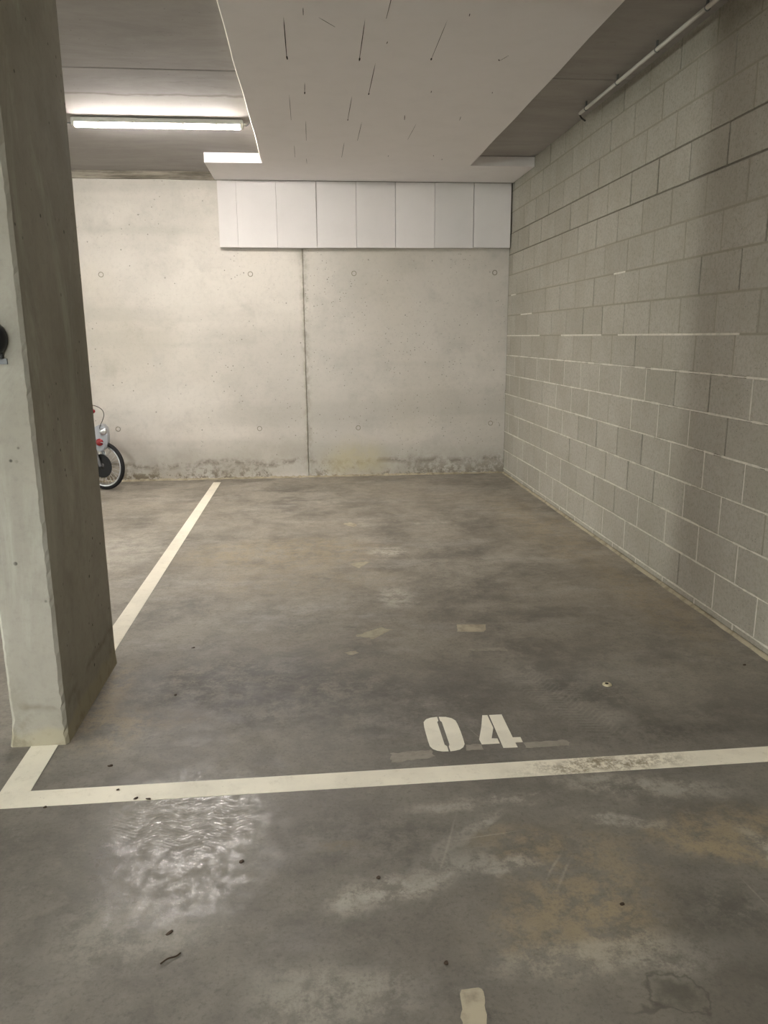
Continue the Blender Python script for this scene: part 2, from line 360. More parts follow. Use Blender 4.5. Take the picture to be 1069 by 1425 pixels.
M['mortar_mid'] = simple('struck_mortar', srgb(136, 131, 118), 0.95, 0, 30, 0.4, srgb(120, 115, 104), 0.15, 0.4)
M['foot'] = simple('dusty_mortar_fillet', srgb(158, 149, 128), 0.95, 0, 12, 0.8, srgb(112, 103, 84), 0.15, 0.5)

def mat_column(): 
    def ex(t, c, mid, fine, w):
        q = t.xyz(w)
        # rough grouted foot
        c = t.mix(t.math('MULTIPLY', t.ramp(q[2], 0.05, 0.09, 1, 0), 0.6), c, srgb(168, 160, 134))
        c = t.mix(t.math('MULTIPLY', t.ramp(q[2], 0.0, 0.35, 1, 0), t.ramp(t.noise(7, 7, 0.7), 0.45, 0.65, 0, 0.6)), c, srgb(118, 110, 90))
        # leak line around the foot
        e = t.math('SUBTRACT', 1.0, t.math('MULTIPLY', t.math('ABSOLUTE', t.math('SUBTRACT', q[2], 0.16)), 40.0), True)
        c = t.mix(t.math('MULTIPLY', t.math('MULTIPLY', e, t.ramp(t.noise(6), 0.42, 0.55)), 0.5), c, srgb(110, 104, 90))
        # pale vertical stripes of laitance
        s = t.noise(2.2, 9, 0.72, t.map((1.6, 1.6, 0.5)), 0.6)
        c = t.mix(t.ramp(s, 0.5, 0.72, 0, 0.40), c, srgb(196, 198, 186))
        return c
    return mat_concrete('column_concrete', srgb(140, 136, 124), srgb(166, 162, 151), 1.0, 1.0, streak=0.14, yellow=0.3, bump=0.3, extra=ex)
M['column'] = mat_column()
M['insul'] = simple('pale_insulation_board', srgb(232, 228, 228), 0.88, 0, 5.0, 0.12, srgb(200, 196, 194), 0.2, 0.10)
M['insul_edge'] = simple('insulation_core', srgb(228, 222, 210), 0.9, 0, 18, 0.2, None, 0.2, 0.4)
M['slot'] = simple('dark_slot', srgb(46, 43, 38), 0.9)
def mat_paint(name, base, wear):
    t = NT(name)
    n = t.noise(22, 8, 0.75); b = t.noise(3.5, 6, 0.65)
    c = t.mix(t.ramp(b, 0.35, 0.7), base, tuple(x * 0.86 for x in base[:3]) + (1,))
    c = t.mix(t.ramp(n, 0.50, 0.75, 0, wear), c, srgb(150, 138, 108))
    q = blob(t, warp(t, 0.12, 7.0), 0.98, 2.32, 0.42, 0.08, 0, 0.2)
    c = t.mix(t.math('MULTIPLY', t.math('MULTIPLY', q, t.ramp(t.noise(30, 8, 0.8), 0.42, 0.58)), 0.8), c, srgb(104, 88, 56))
    c = t.mix(t.ramp(t.vor(30).outputs['Distance'], 0.03, 0.07, 0.35, 0), c, srgb(90, 80, 60))
    return t.fin(c, 0.55, t.bump(n, 0.2, 0.002), spec=0.4)
M['paint'] = mat_paint('cream_road_paint', srgb(230, 223, 204), 0.3)
M['paint_num'] = mat_paint('white_stencil_paint', srgb(232, 226, 208), 0.22)
M['residue'] = simple('dried_glue_residue', srgb(168, 160, 138), 0.7, 0, 30, 0.7, srgb(128, 122, 108), 0.3)
M['residue_faint'] = simple('faint_glue_residue', srgb(146, 140, 128), 0.7, 0, 26, 0.8, srgb(116, 112, 102), 0.3)
M['residue_ochre'] = simple('yellowed_tape_residue', srgb(174, 164, 142), 0.7, 0, 14, 0.9, srgb(126, 118, 104), 0.3)
M['pvc'] = simple('grey_pvc', srgb(205, 203, 194), 0.45, 0, 12, 0.15)
M['lamp_body'] = simple('grey_polycarbonate', srgb(200, 198, 190), 0.5)
M['black'] = simple('black_plastic', srgb(18, 18, 20), 0.42, 0, 30, 0.3)
M['grey_plate'] = simple('grey_metal_plate', srgb(120, 124, 126), 0.5, 0.3)
M['rubber'] = simple('tyre_rubber', srgb(26, 25, 25), 0.75, 0, 60, 0.3, None, 0.3, 0.3)
M['chrome'] = simple('brushed_steel', srgb(196, 196, 196), 0.3, 0.9)
M['silver'] = simple('silver_painted_shell', srgb(150, 152, 156), 0.35, 0.35)
M['red'] = simple('red_plastic', srgb(120, 8, 14), 0.35)
M['darkgrey'] = simple('dark_grey_casting', srgb(46, 44, 42), 0.5, 0.2)
M['cable'] = simple('dark_cable', srgb(52, 48, 44), 0.6)
M['twig'] = simple('dry_brown_leaf', srgb(58, 44, 30), 0.9)
M['stone'] = simple('cream_plastic', srgb(190, 180, 150), 0.7, 0, 30, 0.3)
def emit(name, col, st, down=False):
    t = NT(name); b = t.b
    if down:      # the diodes shine downwards: the trough is brightest underneath, dimmer up its sides
        g = t.n('ShaderNodeNewGeometry'); z = t.xyz(g.outputs['Normal'])[2]
        k = t.ramp(z, -0.15, -1.0, 0.035, 1.0); t.link(t.math('MULTIPLY', k, st), b.inputs['Emission Strength'])
    b.inputs['Base Color'].default_value = (0.8, 0.8, 0.8, 1); b.inputs['Roughness'].default_value = 0.4
    b.inputs['Emission Color'].default_value = (*col, 1)
    if not down: b.inputs['Emission Strength'].default_value = st
    return t.m

# ---------------------------------------------------------------- the setting
bm = bmesh.new(); box(bm, XL, XR + 0.2, YF, YB + 0.2, -0.25, 0.0)
tag(obj('floor', bm, M['floor']), kind='structure')

# ceiling: precast slabs with a V joint between them
bm = bmesh.new()
js = [YF, -2.6, 0.2, 2.65, 5.15, 7.65, YB]
prof = [(YF, ZC)]
for j in js[1:-2]: prof += [(j - 0.012, ZC), (j, ZC + 0.02), (j + 0.012, ZC)]
prof += [(YB, ZC), (YB, ZC + 0.25), (YF, ZC + 0.25)]
a = [bm.verts.new((XL, y, z)) for y, z in prof]; b = [bm.verts.new((XR, y, z)) for y, z in prof]
bm.faces.new(a); bm.faces.new(b)
for i in range(len(prof)): j = (i + 1) % len(prof); bm.faces.new((a[i], a[j], b[j], b[i]))
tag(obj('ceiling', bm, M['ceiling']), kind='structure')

# back wall with a V-shaped construction joint
bm = bmesh.new()
prof = [(XL, YB), (-0.056, YB), (-0.048, YB + 0.014), (-0.040, YB), (XR, YB), (XR, YB + 0.2), (XL, YB + 0.2)]
a = [bm.verts.new((x + (-0.004 if -0.1 < x < 0 else 0), y, 0.0)) for x, y in prof]
b = [bm.verts.new((x - (0.006 if -0.1 < x < 0 else 0), y, ZC + 0.25)) for x, y in prof]
bm.faces.new(a); bm.faces.new(b)
for i in range(len(prof)): j = (i + 1) % len(prof); bm.faces.new((a[i], a[j], b[j], b[i]))
wb = tag(obj('wall_back', bm, M['wall_back']), kind='structure')
# formwork tie plugs
for (x, z) in [(-2.025, 2.06), (-0.578, 2.065), (0.455, 2.072), (1.899, 2.08), (-0.552, 0.525), (0.476, 0.515), (1.892, 0.54), (-1.985, 0.545), (-3.5, 2.06), (-3.5, 0.54)]:
    bm = bmesh.new(); lathe(bm, [(0.026, 0.004), (0.026, -0.0015), (0.021, -0.003), (0.019, 0.0), (0.006, 0.001)], 20, (x, YB, z), 'Y')
    tag(obj('tie_hole_plug', bm, M['mortar_mid'], wb, True), 'small round mortar plug in the wall')

# dirty crumbling edge along the foot of the back wall
bm = bmesh.new()
n = 260; pts = []
for i in range(n + 1):
    x = -3.5 + (XR + 3.5) * i / n
    hgt = 0.012 + 0.016 * random.random() ** 2; dp = 0.012 + 0.022 * random.random() ** 2
    pts.append([bm.verts.new((x, YB + 0.001, -0.002)), bm.verts.new((x, YB - dp, 0.001)), bm.verts.new((x, YB - dp * 0.4, hgt * 0.6)), bm.verts.new((x, YB + 0.001, hgt))])
for p, q in zip(pts, pts[1:]):
    for k in range(3): bm.faces.new((p[k], p[k + 1], q[k + 1], q[k]))
bm.faces.new(pts[0]); bm.faces.new(pts[-1])
tag(obj('trim_1', bm, M['foot']), kind='structure')

# rough concrete seam between back wall and ceiling
bm = bmesh.new()
n = 120; P = []
for i in range(n + 1):
    x = XL + (XR - XL) * i / n
    z = 2.935 + random.uniform(-0.004, 0.004)
    P.append([bm.verts.new((x, YB + 0.01, z)), bm.verts.new((x, YB - 0.02, z + 0.004)), bm.verts.new((x, YB - 0.024 + random.uniform(-.003, .003), 2.975)), bm.verts.new((x, YB - 0.02, ZC + 0.01)), bm.verts.new((x, YB + 0.01, ZC + 0.01))])
for p, q in zip(P, P[1:]):
    for k in range(4): bm.faces.new((p[k], p[k + 1], q[k + 1], q[k]))
bm.faces.new(P[0]); bm.faces.new(P[-1])
t = NT('seam_concrete'); nz = t.noise(4, 8, 0.7, t.map((0.5, 1, 6))); 
M['seam'] = t.fin(t.mix(t.ramp(nz, 0.35, 0.65), srgb(96, 90, 80), srgb(150, 143, 130)), 0.9, t.bump(nz, 0.4, 0.01), spec=0.2)
tag(obj('trim_2', bm, M['seam']), kind='structure')

# right wall: blocks standing proud of their mortar
def wall_blocks():
    bm = bmesh.new()
    box(bm, XR + 0.006, XR + 0.2, YF, YB + 0.2, 0.0, ZC + 0.2, 1)         # bedding behind, dark recessed mortar
    g = 0.005
    rnd = random.Random(11)
    rows = [(0.012, 0.05, 3.42)] + [(0.05 + 0.2 * k, 0.25 + 0.2 * k, 3.62 if k % 2 == 0 else 3.43) for k in range(15)]
    for r, (z0, z1, ph) in enumerate(rows):
        ph += 0.003 * r
        y = ph - 0.39 * math.ceil((ph - YF) / 0.39)
        light = z1 <= 1.46
        while y < YB:
            ya, yb_ = max(y, YF), min(y + 0.39, YB)
            if yb_ - ya > 0.03:
                dx = rnd.uniform(0, 0.0025)
                zt = min(z1, ZC + 0.05)
                j = [rnd.uniform(-0.0015, 0.0015) for _ in range(4)]
                x0 = XR - 0.001 + dx
                gz = 0.0045; b = 0.002
                A = [(ya + g + j[0], z0 + gz), (yb_ - g + j[1], z0 + gz), (yb_ - g + j[2], zt - gz), (ya + g + j[3], zt - gz)]
                cy_, cz_ = (ya + yb_) / 2, (z0 + zt) / 2
                fr = [bm.verts.new((x0, yy + (b if yy < cy_ else -b), zz + (b if zz < cz_ else -b))) for yy, zz in A]
                md = [bm.verts.new((x0 + b, yy, zz)) for yy, zz in A]
                bk = [bm.verts.new((XR + 0.008, yy, zz)) for yy, zz in A]
                bm.faces.new(fr).material_index = 0
                for P0, P1 in ((fr, md), (md, bk)):
                    for k in range(4): bm.faces.new((P0[k], P0[(k + 1) % 4], P1[(k + 1) % 4], P1[k])).material_index = 0
                # head joint filled nearly flush
                q = rnd.random()
                zc0, zc1 = z0 + 0.004, zt - 0.004
                if z0 > 0.04 and light and q < 0.62 and z0 < 1.2:
                    box(bm, XR + 0.0005, XR + 0.007, ya - g * 0.8, ya + g * 0.8, zc0, zc1, 2)
                elif z0 < 0.04:
                    box(bm, XR + 0.0005, XR + 0.007, ya - g, ya + g, zc0, zc1, 2)
                elif q < (0.7 if light else 0.45):
                    box(bm, XR + 0.0015, XR + 0.007, ya - g, ya + g, zc0, zc1, 3)
            y += 0.39
        # bed joint on top of the course
        if z1 <= 1.26 or z1 <= 0.06:
            prev = None; yy = YF
            while yy < YB:
                y2 = min(yy + rnd.uniform(0.03, 0.12), YB); a_ = 0.0036 + rnd.uniform(-0.0014, 0.0022)
                box(bm, XR - 0.0018, XR + 0.007, yy, y2, z1 - a_, z1 + a_, 2); yy = y2
        elif abs(z1 - 1.45) < 0.01:
            yy = YF
            while yy < YB:
                y2 = min(yy + 0.3, YB); 
                box(bm, XR - 0.0008, XR + 0.007, yy, y2, z1 - 0.0055, z1 + 0.0055, 2 if rnd.random() < 0.85 else 3); yy = y2
        elif z1 < 2.1 or z1 > 2.5:
            yy = YF
            while yy < YB:
                y2 = min(yy + 0.195, YB)
                box(bm, XR + 0.001, XR + 0.007, yy, y2, z1 - 0.0055, z1 + 0.0055, 3 if rnd.random() < 0.94 else 2 if z1 < 2 else 3); yy = y2
    return bm
tag(obj('wall_right', wall_blocks(), [M['block'], M['mortar_dark'], M['mortar_light'], M['mortar_mid']]), kind='structure')
bm = bmesh.new(); lathe(bm, [(0.009, -0.0006), (0.009, 0.001)], 12, (XR - 0.001, 3.44, 2.653), 'X')
obj('drill_hole', bm, M['slot'], bpy.data.objects['wall_right'])
# pale mortar fillet at the foot of the block wall
bm = bmesh.new(); n = 200; P = []
for i in range(n + 1):
    y = YF + (YB - YF) * i / n
    d = 0.016 + random.uniform(-0.003, 0.005)
    P.append([bm.verts.new((XR + 0.004, y, -0.003)), bm.verts.new((XR - d, y, 0.0006)), bm.verts.new((XR - 0.004, y, 0.012)), bm.verts.new((XR + 0.004, y, 0.0135))])
for p, q in zip(P, P[1:]):
    for k in range(3): bm.faces.new((p[k], p[k + 1], q[k + 1], q[k]))
tag(obj('baseboard_right', bm, M['foot']), kind='structure')

# parts of the garage outside the frame
for nm, b6 in (('wall_left', (XL - 0.2, XL, YF - 0.2, YB + 0.2, 0, ZC + 0.2)), ('wall_front', (XL, XR + 0.2, YF - 0.2, YF, 0, ZC + 0.2))):
    bm = bmesh.new(); box(bm, *b6); tag(obj(nm, bm, M['wall_plain']), kind='structure')

# unseen door panel added at the far left end to glow as fill light
bm = bmesh.new(); box(bm, XL, XL + 0.03, 0.05, 0.95, 0.04, 2.12)
dg = tag(obj('added_glow_door', bm, emit('added_door_glow', DOOR_FILL_COL, DOOR_FILL)), kind='structure')
bm = bmesh.new()
for q in ((-0.01, 0.05, 0, 2.18), (0.95, 1.01, 0, 2.18), (0.05, 0.95, 2.12, 2.18), (0.05, 0.95, 0, 0.04)): box(bm, XL, XL + 0.06, q[0], q[1], q[2], q[3])
obj('added_door_frame', bm, M['grey_plate'], dg)

# ---------------------------------------------------------------- column
CX0, CX1, CY0, CY1 = -1.120, -0.928, 2.665, 3.388
bm = bmesh.new()
ch = 0.012; nz = 150; rings = []
rc = random.Random(3)
for i in range(nz + 1):
    z = ZC * i / nz - (0.002 if i == 0 else 0)
    fl = 0.010 * max(0, 1 - z / 0.07) if z < 0.07 else 0
    k_ = 0.0025 if z > 0.2 else 0.006; w1, w2 = rc.uniform(-k_, k_ * 0.6), rc.uniform(-k_ * 0.6, k_)
    x0, x1, y0, y1 = CX0 - fl, CX1 + fl * 0.5, CY0 - fl, CY1
    o_ = [(x0, y0 + ch + w1), (x0 + ch + w1, y0), (x1 - ch + w2, y0), (x1, y0 + ch + w2), (x1, y1 - 0.006), (x1 - 0.006, y1), (x0 + 0.006, y1), (x0, y1 - 0.006)]
    rings.append([bm.verts.new((x, y, z)) for x, y in o_])
for a, b in zip(rings, rings[1:]):
    for k in range(8): bm.faces.new((a[k], a[(k + 1) % 8], b[(k + 1) % 8], b[k]))
bm.faces.new(rings[0]); bm.faces.new(rings[-1])
tag(obj('concrete_column', bm, M['column']), 'tall flat rectangular concrete column standing on the side parking line, left of the bay', 'column')

# ---------------------------------------------------------------- insulation
ZB = 2.925
ins = empty('ceiling_insulation', 'pale T-shaped insulation casing fixed under the concrete ceiling above the bay', 'insulation', (0.53, 7.6, ZB))
def local(bm, o):
    bmesh.ops.translate(bm, verts=bm.verts, vec=-Vector(o.location)); return bm
YS = 7.25
bm = bmesh.new()   # cross strip along the wall
box(bm, -0.872, XR - 0.001, YS, 8.0, ZB, ZC - 0.003)
obj('cross_board', local(bm, ins), M['insul'], ins, bevel=0.002)
bm = bmesh.new()   # long strip towards the camera, slightly wavy trimmed edges
def edge(y, s): return 0.0025 * math.sin(y * 2.3 + s) + 0.002 * math.sin(y * 6.1 + 2 * s)
ys = [YS + 0.001 - i * 0.25 for i in range(0, 46)]
rg = []
for y in ys:
    l = -0.380 + edge(y, 0.3); r = 1.462 + edge(y, 1.9)
    rg.append([bm.verts.new(p) for p in ((l, y, ZC - 0.003), (l, y, ZB + 0.007), (l + 0.007, y, ZB), (r - 0.003, y, ZB), (r, y, ZB + 0.003), (r, y, ZC - 0.003))])
for a, b in zip(rg, rg[1:]):
    for k in range(6):
        f = bm.faces.new((a[k], a[(k + 1) % 6], b[(k + 1) % 6], b[k])); f.material_index = 1 if k in (0, 1) else 0
bm.faces.new(rg[0]); bm.faces.new(rg[-1])
obj('long_board', local(bm, ins), [M['insul'], M['insul_edge']], ins)
marks = [([-0.085, 4.078], [-0.086, 4.651], 1.0), ([0.301, 4.077], [0.308, 4.659], .8), ([0.4, 4.679], [0.404, 5.256], .8), ([0.404, 3.6], [0.401, 4.069], .6), ([0.695, 4.067], [0.699, 4.61], .5),
 ([0.008, 5.042], [0.006, 5.27], .7), ([-0.09, 5.276], [-0.092, 5.864], .5), ([0.302, 5.284], [0.301, 5.847], .7), ([0.009, 5.866], [0.01, 6.433], .6), ([0.402, 5.875], [0.403, 6.408], .6),
 ([0.684, 5.687], [0.697, 5.812], .9), ([1.074, 5.694], [1.084, 5.795], .6), ([-0.085, 6.567], [-0.088, 7.009], .5), ([0.304, 6.467], [0.304, 6.986], .6), ([0.007, 7.029], [0.011, 7.24], .5),
 ([0.792, 5.902], [0.787, 6.353], .35), ([0.081, 4.081], [0.161, 4.189], .5), ([0.008, 3.972], [0.008, 4.059], .7), ([1.108, 4.513], [1.081, 4.593], .4),
 ([0.436, 4.358], [0.434, 4.391], .8), ([0.787, 3.982], [0.79, 4.013], .8), ([0.786, 5.148], [0.788, 5.188], .9), ([0.693, 6.888], [0.692, 6.937], .7), ([1.067, 6.853], [1.072, 6.901], .7),
 ([1.16, 6.984], [1.166, 7.035], .7), ([1.166, 5.142], [1.172, 5.176], .7), ([-0.086, 4.60], [-0.083, 4.66], 1.8), ([0.308, 4.60], [0.309, 4.65], 1.8), ([0.404, 5.22], [0.404, 5.255], 1.6),
 ([0.698, 4.58], [0.700, 4.615], 1.8), ([0.302, 5.82], [0.301, 5.85], 1.5), ([0.007, 5.22], [0.006, 5.265], 1.6), ([1.068, 4.575], [1.078, 4.60], 1.2)]
for a, b, k in marks:
    a, b = Vector((*a, 0)), Vector((*b, 0)); d = (b - a).normalized(); s_ = Vector((-d.y, d.x, 0)) * 0.0026 * k
    m_ = a.lerp(b, 0.5)
    bm = bmesh.new()
    pts = [a, a.lerp(b, .2) + s_ * .8, m_ + s_, b + s_ * .6, b - s_ * .6, m_ - s_, a.lerp(b, .2) - s_ * .8]
    prism(bm, [(p.x, p.y) for p in pts], ZB - 0.0007, ZB + 0.0007)
    obj('board_slit', local(bm, ins), M['slot'], ins)

# insulation boards on the back wall, eight of them side by side
xb = [-0.853, -0.675, -0.295, 0.092, 0.482, 0.869, 1.260, 1.653, 2.036]
names = ['leftmost and narrowest pale insulation board on the back wall, lit by the tube lamp',
 'second pale insulation board from the left on the back wall',
 'third pale insulation board from the left on the back wall',
 'pale insulation board fourth from the left, right of the wall joint below',
 'pale insulation board fifth from the left in the row on the back wall',
 'pale insulation board third from the right in the row on the back wall',
 'pale insulation board second from the right, next to a dark gap',
 'rightmost pale insulation board in the row, touching the block wall']
tones = [(200, 196, 193), (203, 199, 196), (202, 198, 195), (204, 200, 197), (204, 200, 197), (210, 206, 203), (203, 200, 197), (206, 203, 200)]
gaps = [0.0008, 0.001, 0.0022, 0.0016, 0.002, 0.0016, 0.0030, 0.003]
zbt = [2.309, 2.308, 2.307, 2.309, 2.310, 2.310, 2.312, 2.315]
for i in range(8):
    mt = simple('wall_insulation_board', srgb(*tones[i]), 0.88, 0, 5.5, 0.15, srgb(*[int(v * 0.9) for v in tones[i]]), 0.2, 0.12)
    bm = bmesh.new(); g1 = gaps[i - 1] if i else 0; g2 = gaps[i] if i < 7 else 0.006
    d = [0, .001, 0, .0015, .0005, .001, 0, .002][i]
    box(bm, xb[i] + g1, xb[i + 1] - g2, 8.0 + d, YB - 0.001, zbt[i], ZB - 0.004)
    bo = obj('wall_insulation_board', bm, mt, bevel=0.0015)
    tag(bo, names[i], 'insulation board', 'insulation boards on the back wall')

# ---------------------------------------------------------------- tube lamps
def batten(x, y, rz, strength, colour, label, wires):
    root = empty('batten_lamp', label, 'lamp', (x, y, ZC), rz, 'tube lamps under the ceiling')
    L = 1.20
    def prof(pts, l0, l1):
        bm = bmesh.new(); a = [bm.verts.new((l0, p, q)) for p, q in pts]; b = [bm.verts.new((l1, p, q)) for p, q in pts]
        bm.faces.new(a); bm.faces.new(b)
        for i in range(len(pts)): j = (i + 1) % len(pts); bm.faces.new((a[i], a[j], b[j], b[i]))
        return bm
    obj('housing', prof([(-0.030, -0.006), (-0.034, -0.030), (-0.040, -0.040), (0.040, -0.040), (0.034, -0.030), (0.030, -0.006)], -L / 2 - 0.005, L / 2 + 0.005), M['lamp_body'], root, bevel=0.002)
    dp = [(0.034 * math.cos(t_), -0.0405 + 0.026 * math.sin(t_)) for t_ in [math.pi + math.pi * k / 12 for k in range(13)]]
    obj('diffuser', prof(dp, -L / 2 + 0.012, L / 2 - 0.012), emit('lamp_diffuser', colour, strength, True), root)
    for s_ in (-1, 1):
        bm = bmesh.new(); box(bm, s_ * L / 2 - 0.012, s_ * L / 2 + 0.012, -0.038, 0.038, -0.064, -0.010)
        obj('end_cap', bm, M['lamp_body'], root, bevel=0.006)
        for q in (0.18, 0.42):
            bm = bmesh.new(); box(bm, s_ * q - 0.012, s_ * q + 0.012, -0.043, 0.043, -0.046, -0.026)
            obj('clip', bm, M['pvc'], root, bevel=0.002)
        bm = bmesh.new(); box(bm, s_ * 0.35 - 0.02, s_ * 0.35 + 0.02, -0.02, 0.02, -0.012, 0.0)
        obj('mounting_foot', bm, M['grey_plate'], root)
        if wires:
            bm = bmesh.new(); e = s_ * (L / 2 + 0.01)
            xs = 0.085 if s_ < 0 else 0.06
            tube(bm, smooth_pts([(e, 0, -0.035), (e + s_ * 0.02, 0, -0.042), (e + s_ * xs * 0.6, -0.005, -0.035), (e + s_ * xs, -0.01, -0.001)]), 0.0035, 8)
            obj('supply_cable', bm, M['grey_plate'], root, True)
            bm = bmesh.new(); lathe(bm, [(0.009, 0), (0.009, 0.016), (0.006, 0.02)], 12, (s_ * (L / 2 + 0.008), 0, -0.035), 'X')
            obj('cable_gland', bm, M['pvc'], root, True)
    return root
lamp_labels = ['lit white tube lamp under the ceiling, in view beyond the column near the back wall',
 'unseen fill tube lamp under the ceiling just behind the viewer', 'unseen fill tube lamp under the ceiling far behind the viewer',
 'unseen fill tube lamp left of the bay along the back wall', 'unseen fill tube lamp over the driving lane left of the bay']
for (x, y, rz, st, colr), lb in zip(LAMPS, lamp_labels):
    batten(x, y, math.radians(rz), st, colr, lb, (x, y) == LAMPS[0][:2])

# ---------------------------------------------------------------- conduit on the right
cz, cxp = 2.965, 1.925
pipe = empty('electrical_conduit', 'thin grey plastic conduit clipped under the ceiling beside the block wall', 'pipe', (cxp, 5.72, cz))
bm = bmesh.new(); tube(bm, [(0, 0, 0), (0, -0.6, 0.0), (-0.002, -1.8, 0.001), (0, -6, 0)], 0.0112, 14)
obj('tube', bm, M['pvc'], pipe, True)
bm = bmesh.new(); tube(bm, smooth_pts([(0, 0.002, 0), (0.01, 0.03, -0.004), (0.03, 0.045, -0.02), (0.05, 0.03, -0.04)]), 0.006, 8)
obj('cable_end', bm, M['cable'], pipe, True)
for yy in (5.60, 5.05, 4.49, 3.94, 3.39, 2.84, 2.29, 1.74, 1.19, 0.64):
    bm = bmesh.new(); tube(bm, [(0.013 * math.cos(a_), yy - 5.72, 0.013 * math.sin(a_)) for a_ in [2 * math.pi * k / 16 for k in range(16)]], 0.003, 6, True)
    box(bm, -0.005, 0.005, yy - 5.72 - 0.006, yy - 5.72 + 0.006, 0.014, ZC - cz)
    obj('saddle_clip', bm, M['grey_plate'], pipe)

# ---------------------------------------------------------------- painted lines and number
PT = 0.0012
bm = bmesh.new()
prism(bm, [(-9.0, 2.272), (-1.2, 2.268), (0, 2.270), (1, 2.276), (XR - 0.02, 2.282), (XR - 0.02, 2.378), (1, 2.370), (0, 2.364), (-0.95, 2.360), (-1.06, 2.360), (-9, 2.362)], 0.0, PT)
tag(obj('parking_line', bm, M['paint']), 'cream painted line crossing the front of the bay below the number', 'parking line', 'painted parking lines')
bm = bmesh.new()
prism(bm, [(-1.055, 2.3605), (-0.957, 2.3605), (-0.967, 3.5), (-0.957, 7.9), (-1.032, 7.9), (-1.058, 3.8)], 0.0, PT)
tag(obj('parking_line', bm, M['paint']), 'cream painted side line running under the column back to the rear wall', 'parking line', 'painted parking lines')

z0 = empty('painted_number', 'stencilled white digit 0 painted on the floor', 'painted number', (0.456, 2.59, 0), 0, 'stencilled bay number on the floor')
z4 = empty('painted_number', 'stencilled white digit 4 painted on the floor', 'painted number', (0.66, 2.59, 0), 0, 'stencilled bay number on the floor')
L0 = [(0.452, 2.717), (0.426, 2.714), (0.406, 2.703), (0.394, 2.682), (0.391, 2.65), (0.390, 2.60), (0.390, 2.54), (0.391, 2.505), (0.399, 2.484), (0.413, 2.471), (0.431, 2.464), (0.4525, 2.462), (0.453, 2.495), (0.446, 2.508), (0.446, 2.678), (0.452, 2.688)]
R0 = [(0.459, 2.717), (0.485, 2.714), (0.506, 2.702), (0.518, 2.682), (0.521, 2.65), (0.522, 2.60), (0.521, 2.54), (0.519, 2.505), (0.510, 2.484), (0.495, 2.470), (0.476, 2.464), (0.459, 2.462), (0.459, 2.495), (0.464, 2.508), (0.464, 2.678), (0.459, 2.688)]
L4 = [(0.630, 2.712), (0.650, 2.711), (0.650, 2.61), (0.626, 2.534), (0.647, 2.531), (0.647, 2.497), (0.581, 2.497), (0.579, 2.533), (0.605, 2.617)]
R4 = [(0.657, 2.711), (0.707, 2.711), (0.705, 2.533), (0.734, 2.532), (0.733, 2.498), (0.705, 2.497), (0.705, 2.464), (0.653, 2.465)]
for r_, pl in ((z0, (L0, R0)), (z4, (L4, R4))):
    for P_ in pl:
        bm = bmesh.new(); prism(bm, P_, 0.0, 0.0014); obj('stencil_half', local(bm, r_), M['paint_num'], r_)

# ---------------------------------------------------------------- marks stuck to the floor
def patch(pts, mat, label, jitter=0.004, cat='floor mark'):
    rp = random.Random(len(pts) * 7 + int(pts[0][0] * 1000)); out = []
    for i in range(len(pts)):
        a, b = Vector(pts[i]), Vector(pts[(i + 1) % len(pts)]); nseg = max(2, int((b - a).length / 0.012))
        for k in range(nseg):
            p = a.lerp(b, k / nseg); out.append((p.x + rp.uniform(-jitter, jitter), p.y + rp.uniform(-jitter, jitter)))
    bm = bmesh.new(); prism(bm, out, 0.0, 0.0007)
    return tag(obj('glue_patch', bm, mat), label, cat, 'glue and tape marks on the floor')
patch([(0.712, 3.686), (0.859, 3.669), (0.845, 3.60), (0.828, 3.57), (0.697, 3.588)], M['residue_ochre'], 'pale rectangular tape mark on the floor, the clearest one above the digit 4', 0.002)
patch([(0.70, 3.362), (0.885, 3.368), (0.885, 3.325), (0.728, 3.335)], M['residue_faint'], 'thin pale smear on the floor just below the rectangular tape mark', 0.005)
patch([(-0.115, 3.555), (-0.066, 3.655), (0.009, 3.616), (-0.055, 3.545)], M['residue_faint'], 'faint pale glue mark on the floor, nearest the column of the mid-bay marks', 0.008)
patch([(0.183, 3.588), (0.318, 3.689), (0.373, 3.653), (0.269, 3.54)], M['residue'], 'slanting pale glue mark on the floor in the middle of the bay', 0.008)
patch([(0.212, 4.829), (0.295, 4.875), (0.351, 4.863), (0.272, 4.726)], M['residue'], 'small kite-shaped pale mark on the floor halfway to the back wall', 0.006)
patch([(0.21, 5.946), (0.28, 5.986), (0.332, 5.883), (0.284, 5.841)], M['residue_ochre'], 'small pale mark on the floor closest to the back wall', 0.008)
patch([(0.245, 2.470), (0.393, 2.480), (0.40, 2.432), (0.238, 2.406)], M['residue_faint'], 'pale brushed smear on the floor left of and below the digit 0', 0.006)
patch([(0.737, 2.492), (0.895, 2.497), (0.905, 2.478), (0.895, 2.458), (0.735, 2.455)], M['residue_faint'], 'pale smear on the floor to the right of the digit 4', 0.003)
patch([(0.523, 2.500), (0.577, 2.500), (0.577, 2.462), (0.515, 2.462)], M['residue_faint'], 'pale smear on the floor between the two digits', 0.003)
patch([(0.299, 1.441), (0.340, 1.445), (0.351, 1.430), (0.333, 1.27), (0.274, 1.27)], M['residue_ochre'], 'yellowed upright tape mark on the floor at the bottom edge of the photo', 0.003)
patch([(0.121, 3.388), (0.173, 3.408), (0.188, 3.372), (0.146, 3.351)], M['residue_ochre'], 'tiny cream glue spot on the floor below the slanting mark', 0.006)
patch([(0.78, 4.846), (0.877, 4.852), (0.849, 4.772), (0.763, 4.798)], M['residue_faint'], 'faint pale mark on the floor right of the kite-shaped one', 0.008)

